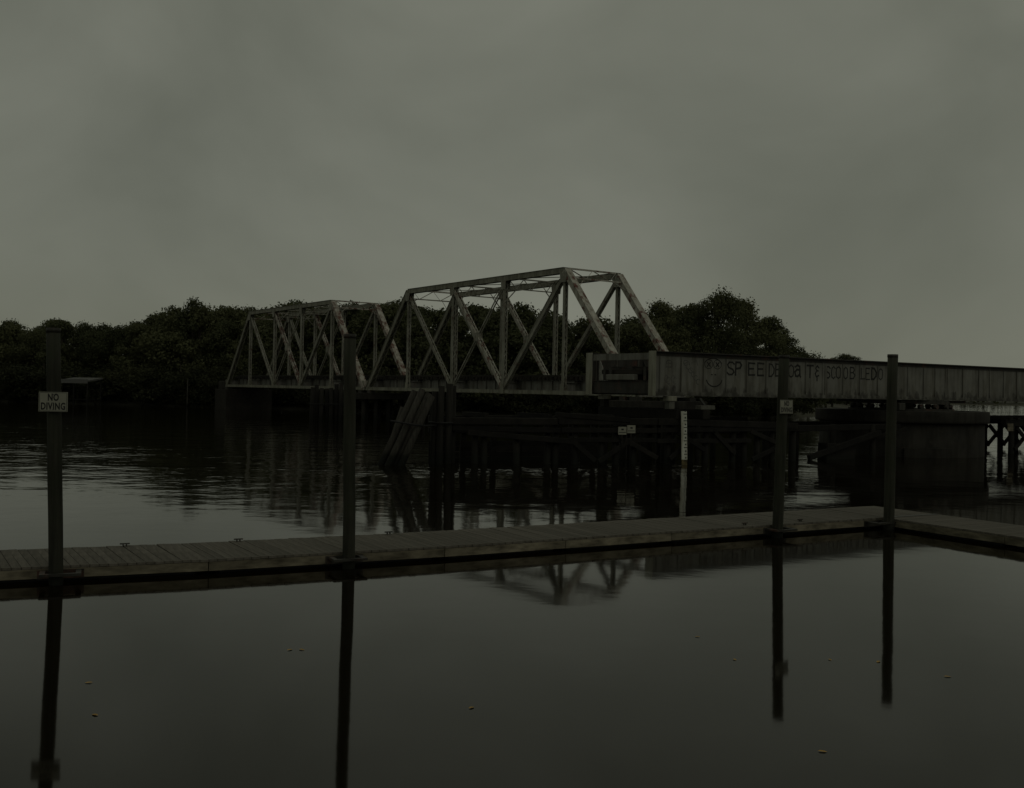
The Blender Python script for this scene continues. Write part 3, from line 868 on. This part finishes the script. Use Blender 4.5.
def cleat(t, x, y):
    mm = MB(); mm.box(x-.04,x-.015,y-.02,y+.02,0,.035); mm.box(x+.015,x+.04,y-.02,y+.02,0,.035); mm.box(x-.085,x+.085,y-.018,y+.018,.035,.058)
    o = mm.build('cleat', M['dark_steel'], t, bevel=.008); o.location = (0,0,DZ+.001)
def dock(p, q, label, cleats=(), hoops=(), wd=DW, flip=False):
    p, q = Vector((*p,0)), Vector((*q,0)); dd = q-p; ln = dd.length
    t = thing('dock_section', label, 'dock', p, math.atan2(dd.y, dd.x), 'sections of the floating dock')
    n_ = int((ln-.03)/.14); pt = ln/n_; x0 = pt/2
    plank_me = plank_mesh(0 if flip else math.tan(PLANK_DIR-math.atan2(dd.y, dd.x)))
    for i in range(n_):
        o = link('plank', plank_me, t)
        o.location = (x0+i*pt, rng.uniform(-.014,.014), DZ-rng.uniform(0,.005)); o.rotation_euler = (rng.uniform(-.002,.002), 0, rng.uniform(-.006,.006))
    nb = max(1, round(ln/3.0))
    for i in range(nb):
        a, b = i*ln/nb+.006, (i+1)*ln/nb-.006
        for y in (-.04, wd):
            MB().box(a, b, y, y+.04, .065+rng.uniform(-.006,.006), DZ-.047).build('fascia_board', M['fascia'], t)
        MB().box(a+.15, b-.15, .14, wd-.14, -.35, .10).build('float', M['float'], t, bevel=.04)
    for y in (.3, wd/2, wd-.3):
        MB().box(.02, ln-.02, y-.05, y+.05, .102, DZ-.045).build('joist', M['fender_h'], t)
    for x, y in cleats: cleat(t, x, y)
    for x in hoops: bracket(t, x)
    return t
dock(FR[0], FR[1], 'leftmost section of the weathered plank dock, around the left sign pile', [(5.65,DW-.1)], [4.66])
dock(FR[1], FR[2], 'section of the plank dock around the plain pile left of centre', [(.86,DW-.1),(3.8,DW-.1)], [2.33])
dock(FR[2], FR[3], 'middle section of the plank dock, between the two pairs of piles', [], [])
dock(FR[3], FR[4], 'section of the plank dock around the right sign pile, reaching the corner', [(2.2,.14),(3.9,.14)], [2.93, 6.15])
# corner and right arm
dB = (Vector((*FR[4],0))-Vector((*FR[3],0))).normalized(); dP = Vector((-dB.y, dB.x, 0)); dR = -dP
C0 = Vector((*FR[4],0)) + dB*.03
c_in = C0 + dP*DW; c_e = c_in + dB*1.8
t = thing('dock_corner', 'square corner platform where the plank dock turns toward the viewer', 'dock', C0, math.atan2(dB.y, dB.x))
plank_me = plank_mesh(0)
for i in range(13):
    o = link('plank', plank_me, t); o.location = (.07+i*.14, rng.uniform(-.012,.012), DZ-rng.uniform(0,.004))
MB().box(1.80,1.84,-.03,DW+.04,.065,DZ-.047).build('fascia_board', M['fascia'], t)
MB().box(0,1.79,DW,DW+.04,.065,DZ-.047).build('fascia_board', M['fascia'], t)
MB().box(0,1.79,-.04,0,.065,DZ-.047).build('fascia_board', M['fascia'], t)
MB().box(.1,1.7,.12,DW-.12,-.35,.10).build('float', M['float'], t, bevel=.04)
for y in (.3, DW/2, DW-.3): MB().box(.02,1.78,y-.05,y+.05,.102,DZ-.045).build('joist', M['fender_h'], t)
MB().box(-.02,1.78,-.16,-.06,DZ-.03,DZ+.012).build('hinge_plate', M['galv'], t)
# right arm: its local x runs toward the viewer, so its far fascia faces the open river
a0 = C0 + dB*1.80 + dR*.10
t = dock((a0.x, a0.y), (a0 + dR*9.5)[:2], 'right arm of the plank dock running out of the frame', [], [], flip=True)
for ch in list(t.children):
    pass
t.scale = (1, -1, 1)

# piles: (base x, y), top, radius
def dock_pile(label, b, tp, r):
    t = thing('dock_pile', label, 'pile', (b[0], b[1], 0), 0, 'four dock piles')
    tx, ty, tz = tp[0]-b[0], tp[1]-b[1], tp[2]
    pts, rad = [], []
    for i in range(9):
        f = i/8; z = -2 + (tz+2)*f; k_ = z/tz
        pts.append((tx*k_+rng.uniform(-.006,.006), ty*k_, z)); rad.append(r*(1.05-.08*f)+rng.uniform(-.003,.003))
    MB().tube(pts, rad, 20, True, .025, rng).build('shaft', M['pile'], t, smooth=True)
    MB().tube([(tx,ty,tz-.06),(tx,ty,tz+.012)], [r*1.02,r*1.0], 20).build('cap', M['dark_steel'], t, smooth=True)
    return t
dock_pile('greenish timber dock pile at far left carrying a no diving sign', (-7.05,16.08), (-7.185,16.08,3.99), .107)
dock_pile('plain timber dock pile without a sign, left of centre', (-2.79,18.00), (-2.85,18.00,4.08), .108)
dock_pile('greenish timber dock pile right of centre carrying a no diving sign', (5.98,22.95), (6.06,22.95,4.05), .118)
dock_pile('plain timber dock pile at the corner of the dock on the right', (9.07,24.60), (9.09,24.60,4.18), .122)

def text_mesh(body, size, offset):
    cu = bpy.data.curves.new('lettering', 'FONT'); cu.body = body; cu.size = size; cu.offset = offset
    cu.align_x = 'CENTER'; cu.align_y = 'CENTER'; cu.space_line = .92; cu.space_character = 1.1; cu.resolution_u = 3; cu.extrude = .0008
    o = bpy.data.objects.new('tmp', cu); col.objects.link(o)
    bpy.context.view_layer.update()
    me = bpy.data.meshes.new_from_object(o.evaluated_get(bpy.context.evaluated_depsgraph_get()))
    bpy.data.objects.remove(o); bpy.data.curves.remove(cu)
    return me
def no_diving(label, loc, rz):
    t = thing('warning_sign', label, 'sign', loc, rz, 'no diving signs')
    MB().box(-.215,.215,-.003,.003,-.152,.152).build('panel', M['sign'], t, bevel=.002)
    me = text_mesh('NO\nDIVING', .150, .0048); me.materials.append(M['ink'])
    o = link('lettering', me, t); o.rotation_euler = (R(90),0,0); o.location = (0,-.0052,-.004); o.scale = (.68,1,1)
    bd = MB()
    for a in ((-.204,.204,.138,.144),(-.204,.204,-.144,-.138),(-.204,-.198,-.138,.138),(.198,.204,-.138,.138)): bd.box(a[0],a[1],-.0045,-.0032,a[2],a[3])
    bd.build('border', M['ink'], t)
    for z in (.115, -.115): MB().tube([(0,-.008,z),(0,.03,z)], .008, 8).build('bolt', M['galv'], t)
no_diving('white NO DIVING sign on the far left dock pile', (-7.09,15.92,2.85), .12)
no_diving('white NO DIVING sign on the dock pile right of centre', (6.09,22.80,2.91), .62)

# ------------------------------------------------------------------ floating leaves
lf = MB(); lf.v = [(-.05,0,0),(-.015,.026,.004),(.035,.02,.006),(.06,0,.002),(.03,-.022,.006),(-.02,-.024,.003)]; lf.f = [(0,5,4,3,2,1)]
leaf_me = lf.mesh('fallen_leaf'); leaf_me.materials.append(M['leaf_litter'])
for x, y, where in ((-.34,10.25,'alone in the middle of the foreground water'),(2.47,13.41,'farthest from the viewer, left of the right sign pile reflection'),(2.72,12.29,'just left of the right sign reflection'),
                    (3.88,12.37,'between the reflections of the two right piles'),(2.83,9.18,'nearest to the bottom edge at right'),(-3.91,9.81,'low at left, right of the left pile reflection'),
                    (5.02,11.72,'rightmost, right of the corner pile reflection'),(4.44,12.32,'touching the reflection of the corner pile'),(-2.60,12.36,'left one of a close pair left of the plain pile reflection'),
                    (-2.46,12.37,'right one of a close pair left of the plain pile reflection'),(-4.4,10.85,'upper one of two near the left pile reflection')):
    o = link('fallen_leaf', leaf_me); o.location = (x,y,.004); o.rotation_euler = (0,0,rng.uniform(0,6.3)); s_ = rng.uniform(.45,.8); o.scale = (s_,s_,1)
    tag(o, 'tiny yellow floating leaf ' + where, 'leaf', 'floating leaves')

# ------------------------------------------------------------------ boat shelter and pole on the left bank
sh = thing('boat_shelter', 'low pale-roofed boat shelter at the foot of the left woods', 'shelter', (-58.5,139.6,0), -.25)
mm = MB(); mm.hexa([(-2.3,-1.6,3.15),(2.3,-1.6,3.15),(2.3,1.6,3.55),(-2.3,1.6,3.55),(-2.3,-1.6,3.35),(2.3,-1.6,3.35),(2.3,1.6,3.75),(-2.3,1.6,3.75)])
mm.build('roof', M['roof'], sh)
MB().box(-2.3,2.3,-1.66,-1.605,2.95,3.5).build('roof_edge', M['roof'], sh)
for x in (-2.1,0,2.1):
    for y in (-1.4,1.4): MB().tube([(x,y,-1.5),(x,y,3.2)], .09, 8).build('post', M['fender'], sh)
for j in range(14): MB().box(-2.3,2.3,-1.55+j*.22,-1.37+j*.22,.75,.80).build('deck_plank', M['fender_h'], sh)
po = thing('marker_pole', 'thin pale pole standing in the water by the left woods', 'pole', (-43.6,138.2,0))
MB().tube([(0,0,-2),(.05,0,3.6)], [.10,.07], 8).build('shaft', M['dolphin'], po, smooth=True)
MB().tube([(.05,0,3.6),(.05,0,3.72)], [.12,.02], 8).build('cap', M['galv'], po, smooth=True)

# ------------------------------------------------------------------ trees
def crown_mesh(name, seed, rad, h, base, nl, nleaf, size, mat, airy=0.0):
    g = np.random.default_rng(seed)
    # lobes spread through the crown volume
    C_, Rr = [], []
    for i in range(nl):
        z = g.uniform(0, 1); prof_ = math.sin(math.pi*min(1, .18+.80*z))**.6
        a = g.uniform(0, 2*math.pi); q = math.sqrt(g.uniform(0,1))*rad*prof_*.80
        C_.append((q*math.cos(a), q*math.sin(a), base + (h-base)*(.10+.80*z))); Rr.append(g.uniform(.17,.36)*rad*(1-.35*airy))
    C_ = np.array(C_); Rr = np.array(Rr)
    C_[:,2] = np.minimum(C_[:,2], h - Rr*.75)
    pick = g.choice(nl, nleaf, p=Rr**2/np.sum(Rr**2))
    dv = g.normal(size=(nleaf,3)); dv /= np.linalg.norm(dv,axis=1)[:,None]
    rr = Rr[pick]*np.where(g.random(nleaf) < .12, g.uniform(1.0,1.35,nleaf), g.uniform(.45,1.05,nleaf))
    pos = C_[pick] + dv*rr[:,None]*np.array([1.1,1.1,.8])
    nrm = dv + g.normal(size=(nleaf,3))*.7; nrm /= np.linalg.norm(nrm,axis=1)[:,None]
    t1 = np.cross(nrm, g.normal(size=(nleaf,3))); t1 /= np.linalg.norm(t1,axis=1)[:,None]
    t2 = np.cross(nrm, t1)
    sz = g.uniform(.55,1.25,nleaf)[:,None]*size
    V = np.stack([pos-t1*sz, pos+t2*sz*.55+nrm*sz*.12, pos+t1*sz, pos-t2*sz*.55+nrm*sz*.12],1).reshape(-1,3)
    me = bpy.data.meshes.new(name)
    me.vertices.add(len(V)); me.vertices.foreach_set('co', V.ravel())
    me.loops.add(nleaf*4); me.loops.foreach_set('vertex_index', np.arange(nleaf*4))
    me.polygons.add(nleaf); me.polygons.foreach_set('loop_start', np.arange(nleaf)*4)
    me.update(calc_edges=True); me.materials.append(mat)
    # trunk and limbs reaching into the lobes
    mm = MB(); tr = .035*h*.6+.06
    mm.tube([(0,0,-.8),(.05*rad,0,h*.25),(-.03*rad,.04*rad,h*.55),(0,0,h*.85)], [tr,tr*.8,tr*.5,tr*.15], 8)
    for i in range(min(nl, 9)):
        zz = h*(.22+.06*i)
        zz = min(zz, C_[i][2]*.8)
        st = Vector((0,0,zz)); en = Vector(C_[i])
        mm.tube([st, st.lerp(en,.5)+Vector((0,0,.25)), en], [tr*.4,tr*.25,tr*.08], 6)
    tm = mm.mesh(name+'_trunk'); tm.materials.append(M['trunk'])
    me['top'] = float(np.quantile(V[:,2], .998))
    return me, tm
KINDS = []
for i, (rad, h, base, nl, nf) in enumerate(((4.4,12,.6,46,14500),(3.9,13,.8,44,13500),(5.0,11.5,.5,54,15500),(3.5,12.5,.9,40,12500),(4.6,13.5,.8,50,15000),(4.1,10.5,.4,44,13500))):
    KINDS.append((h, crown_mesh('crown', 100+i, rad, h, base, nl, nf, .20, M['foliage'])))
OAKS = []
for i, (rad, h, base, nl, nf) in enumerate(((6.2,16,1.5,70,20000),(5.2,14,1.2,54,15500),(4.6,13,1.0,50,14000))):
    OAKS.append((h, crown_mesh('crown', 300+i, rad, h, base, nl, nf, .18, M['foliage_oak'], .5)))
SHR = []
for i, (rad, h, nl, nf) in enumerate(((2.4,3.2,20,6000),(3.0,4.2,24,7500),(2.0,2.6,16,5000))):
    SHR.append((h, crown_mesh('crown', 500+i, rad, h, .1, nl, nf, .115, M['foliage_shrub'])))

def plant(name, cat, kind, x, y, z, H, rz, label, group, wide=1.0):
    h, (cm, tm) = kind
    t = thing(name, label, cat, (x,y,z), rz, group)
    s_ = H/cm['top']; t.scale = (s_*wide, s_*wide, s_)
    link('trunk' if cat == 'tree' else 'stem', tm, t); link('crown' if cat == 'tree' else 'foliage', cm, t)
    return t
SKY = [(-200,14),(-110,13),(-75.8,12.1),(-70.5,13.0),(-63,12.2),(-55,13.6),(-46.6,14.8),(-39,14.5),(-31,15.2),(-24,15.0),(-17,15.1),(-10,14.0),(-1,14.4),(4,14.6),(11,12.6),(19,14.5),(30,15),(60,12)]
def sky_z(x):
    for (a, b), (c, d_) in zip(SKY, SKY[1:]):
        if a <= x <= c: return b + (d_-b)*(x-a)/(c-a)
    return 12
LT, GT = 'dark broadleaf tree in the unbroken woods left of the truss bridge', 'trees of the left woods'
LB_, GB_ = 'dark broadleaf tree on the bank seen through the truss spans', 'trees behind the trusses'
x = -104.0
while x < 16:
    left = x < -38
    plant('broadleaf_tree', 'tree', rng.choice(KINDS), x, shore_y(x)+rng.uniform(4.5,7.5), .8, (sky_z(x)-.8)*rng.uniform(.82,1.0), rng.uniform(0,6.3), LT if left else LB_, GT if left else GB_, rng.uniform(.95,1.2))
    x += rng.uniform(3.6,5.4)
x = -110.0
while x < 24:
    left = x < -40
    plant('broadleaf_tree', 'tree', rng.choice(KINDS), x, shore_y(x)+rng.uniform(11,17), 1.3, (sky_z(x)-1.0)*rng.uniform(.93,1.02), rng.uniform(0,6.3), LT if left else LB_, GT if left else GB_, rng.uniform(1.0,1.25))
    x += rng.uniform(3.2,4.6)
x = -106.0
while x < 40:
    left = x < -38
    plant('shore_shrub', 'shrub', rng.choice(SHR), x, shore_y(x)+rng.uniform(.6,2.6), .1, rng.uniform(2.8,5.8), rng.uniform(0,6.3),
          'leafy shrub overhanging the water along the left woods' if left else 'leafy shrub along the bank behind the bridge', 'shrubs of the left shore' if left else 'shrubs of the shore behind the bridge', rng.uniform(1.0,1.35))
    x += rng.uniform(1.4,2.3)
plant('bare_topped_tree', 'tree', KINDS[3], -46.2, 148.5, 1.0, 14.3, 1.0, 'tree with a thin spiky top sticking out of the left woods', None, .7)
# the group right of the trusses, one by one
for kd, x, y, H, wd, lab in (
    (OAKS[1], 19.6, 137.5, 14.4, .92, 'airy oak directly behind the right end of the near truss'),
    (OAKS[2], 23.4, 141.5, 12.8, .95, 'smaller airy oak left of the tallest oak, above the girder end'),
    (OAKS[2], 25.0, 146.0, 14.6, 1.05, 'airy oak filling the notch just left of the tallest oak'),
    (OAKS[0], 28.2, 141.5, 16.3, .80, 'tallest oak with an open ragged crown above the graffiti girder'),
    (OAKS[1], 34.0, 149.0, 15.7, 1.12, 'broad oak just right of the tallest oak'),
    (OAKS[2], 39.2, 157.0, 13.9, 1.15, 'rounded oak halfway down the sloping right end of the woods'),
    (OAKS[1], 44.6, 166.0, 11.9, 1.1, 'low oak near the right end of the sloping woods'),
    (OAKS[2], 50.5, 180.0, 9.8, 1.0, 'lowest, rightmost oak where the sloping woods end'),
    (OAKS[1], 89.0, 271.0, 13.2, 1.5, 'small distant tree top peeping over the girder, right of the woods'),
    (OAKS[2], 72.0, 232.0, 10.6, 1.1, 'barely visible tree top over the girder between woods and distant tree')):
    plant('oak_tree', 'tree', kd, x, y, 1.0, H, rng.uniform(0,6.3), lab, None, wd)
for x, dy, H in ((26,4,8),(31,4,9),(37,5,9),(42,5,8.5),(49,5,7.5),(58,6,7),(64,7,7.5),(80,8,8),(100,9,8)):
    plant('broadleaf_tree', 'tree', rng.choice(KINDS), x, shore_y(x)+dy, .7, H, rng.uniform(0,6.3), 'low leafy tree on the right bank, seen below and behind the girder', 'low trees behind the girder', 1.3)

# ------------------------------------------------------------------ the far shore down river: low woods that read as one mass
mb = MB(); k = 0
for i in range(60):
    x = 150 + i*22; y = 500 + 30*math.sin(i*.35) - i*1.0
    mb.v += [(x, y-6, -.5), (x, y, .4), (x, y+30, 1.6), (x, y+900, 3)]
    if i:
        for j in range(3): a = 4*(i-1)+j; mb.f.append((a, a+4, a+5, a+1))
tag(mb.build('far_bank', M['ground']), kind='structure')
g = np.random.default_rng(77)
nq = 26000
ii = g.uniform(0, 58, nq); xx = 150 + ii*22; yy = 500 + 30*np.sin(ii*.35) - ii*1.0 + g.uniform(2, 26, nq)
hh = 9.0 + 2.0*np.sin(ii*2.7) + 1.6*np.sin(ii*7.1+1)
zz = .6 + hh*np.sqrt(g.random(nq))
P = np.stack([xx, yy, zz], 1); t1 = g.normal(size=(nq,3)); t1 /= np.linalg.norm(t1, axis=1)[:,None]
t2 = np.cross(t1, g.normal(size=(nq,3))); t2 /= np.linalg.norm(t2, axis=1)[:,None]
sz = g.uniform(.7, 1.5, nq)[:,None]
V = np.stack([P-t1*sz, P+t2*sz*.7, P+t1*sz, P-t2*sz*.7], 1).reshape(-1, 3)
me = bpy.data.meshes.new('far_woods'); me.vertices.add(len(V)); me.vertices.foreach_set('co', V.ravel())
me.loops.add(nq*4); me.loops.foreach_set('vertex_index', np.arange(nq*4))
me.polygons.add(nq); me.polygons.foreach_set('loop_start', np.arange(nq)*4); me.update(calc_edges=True)
me.materials.append(M['foliage'])
tag(link('far_woods', me), 'distant low woods on the far shore behind the right half of the girder', 'woods', kind='stuff')
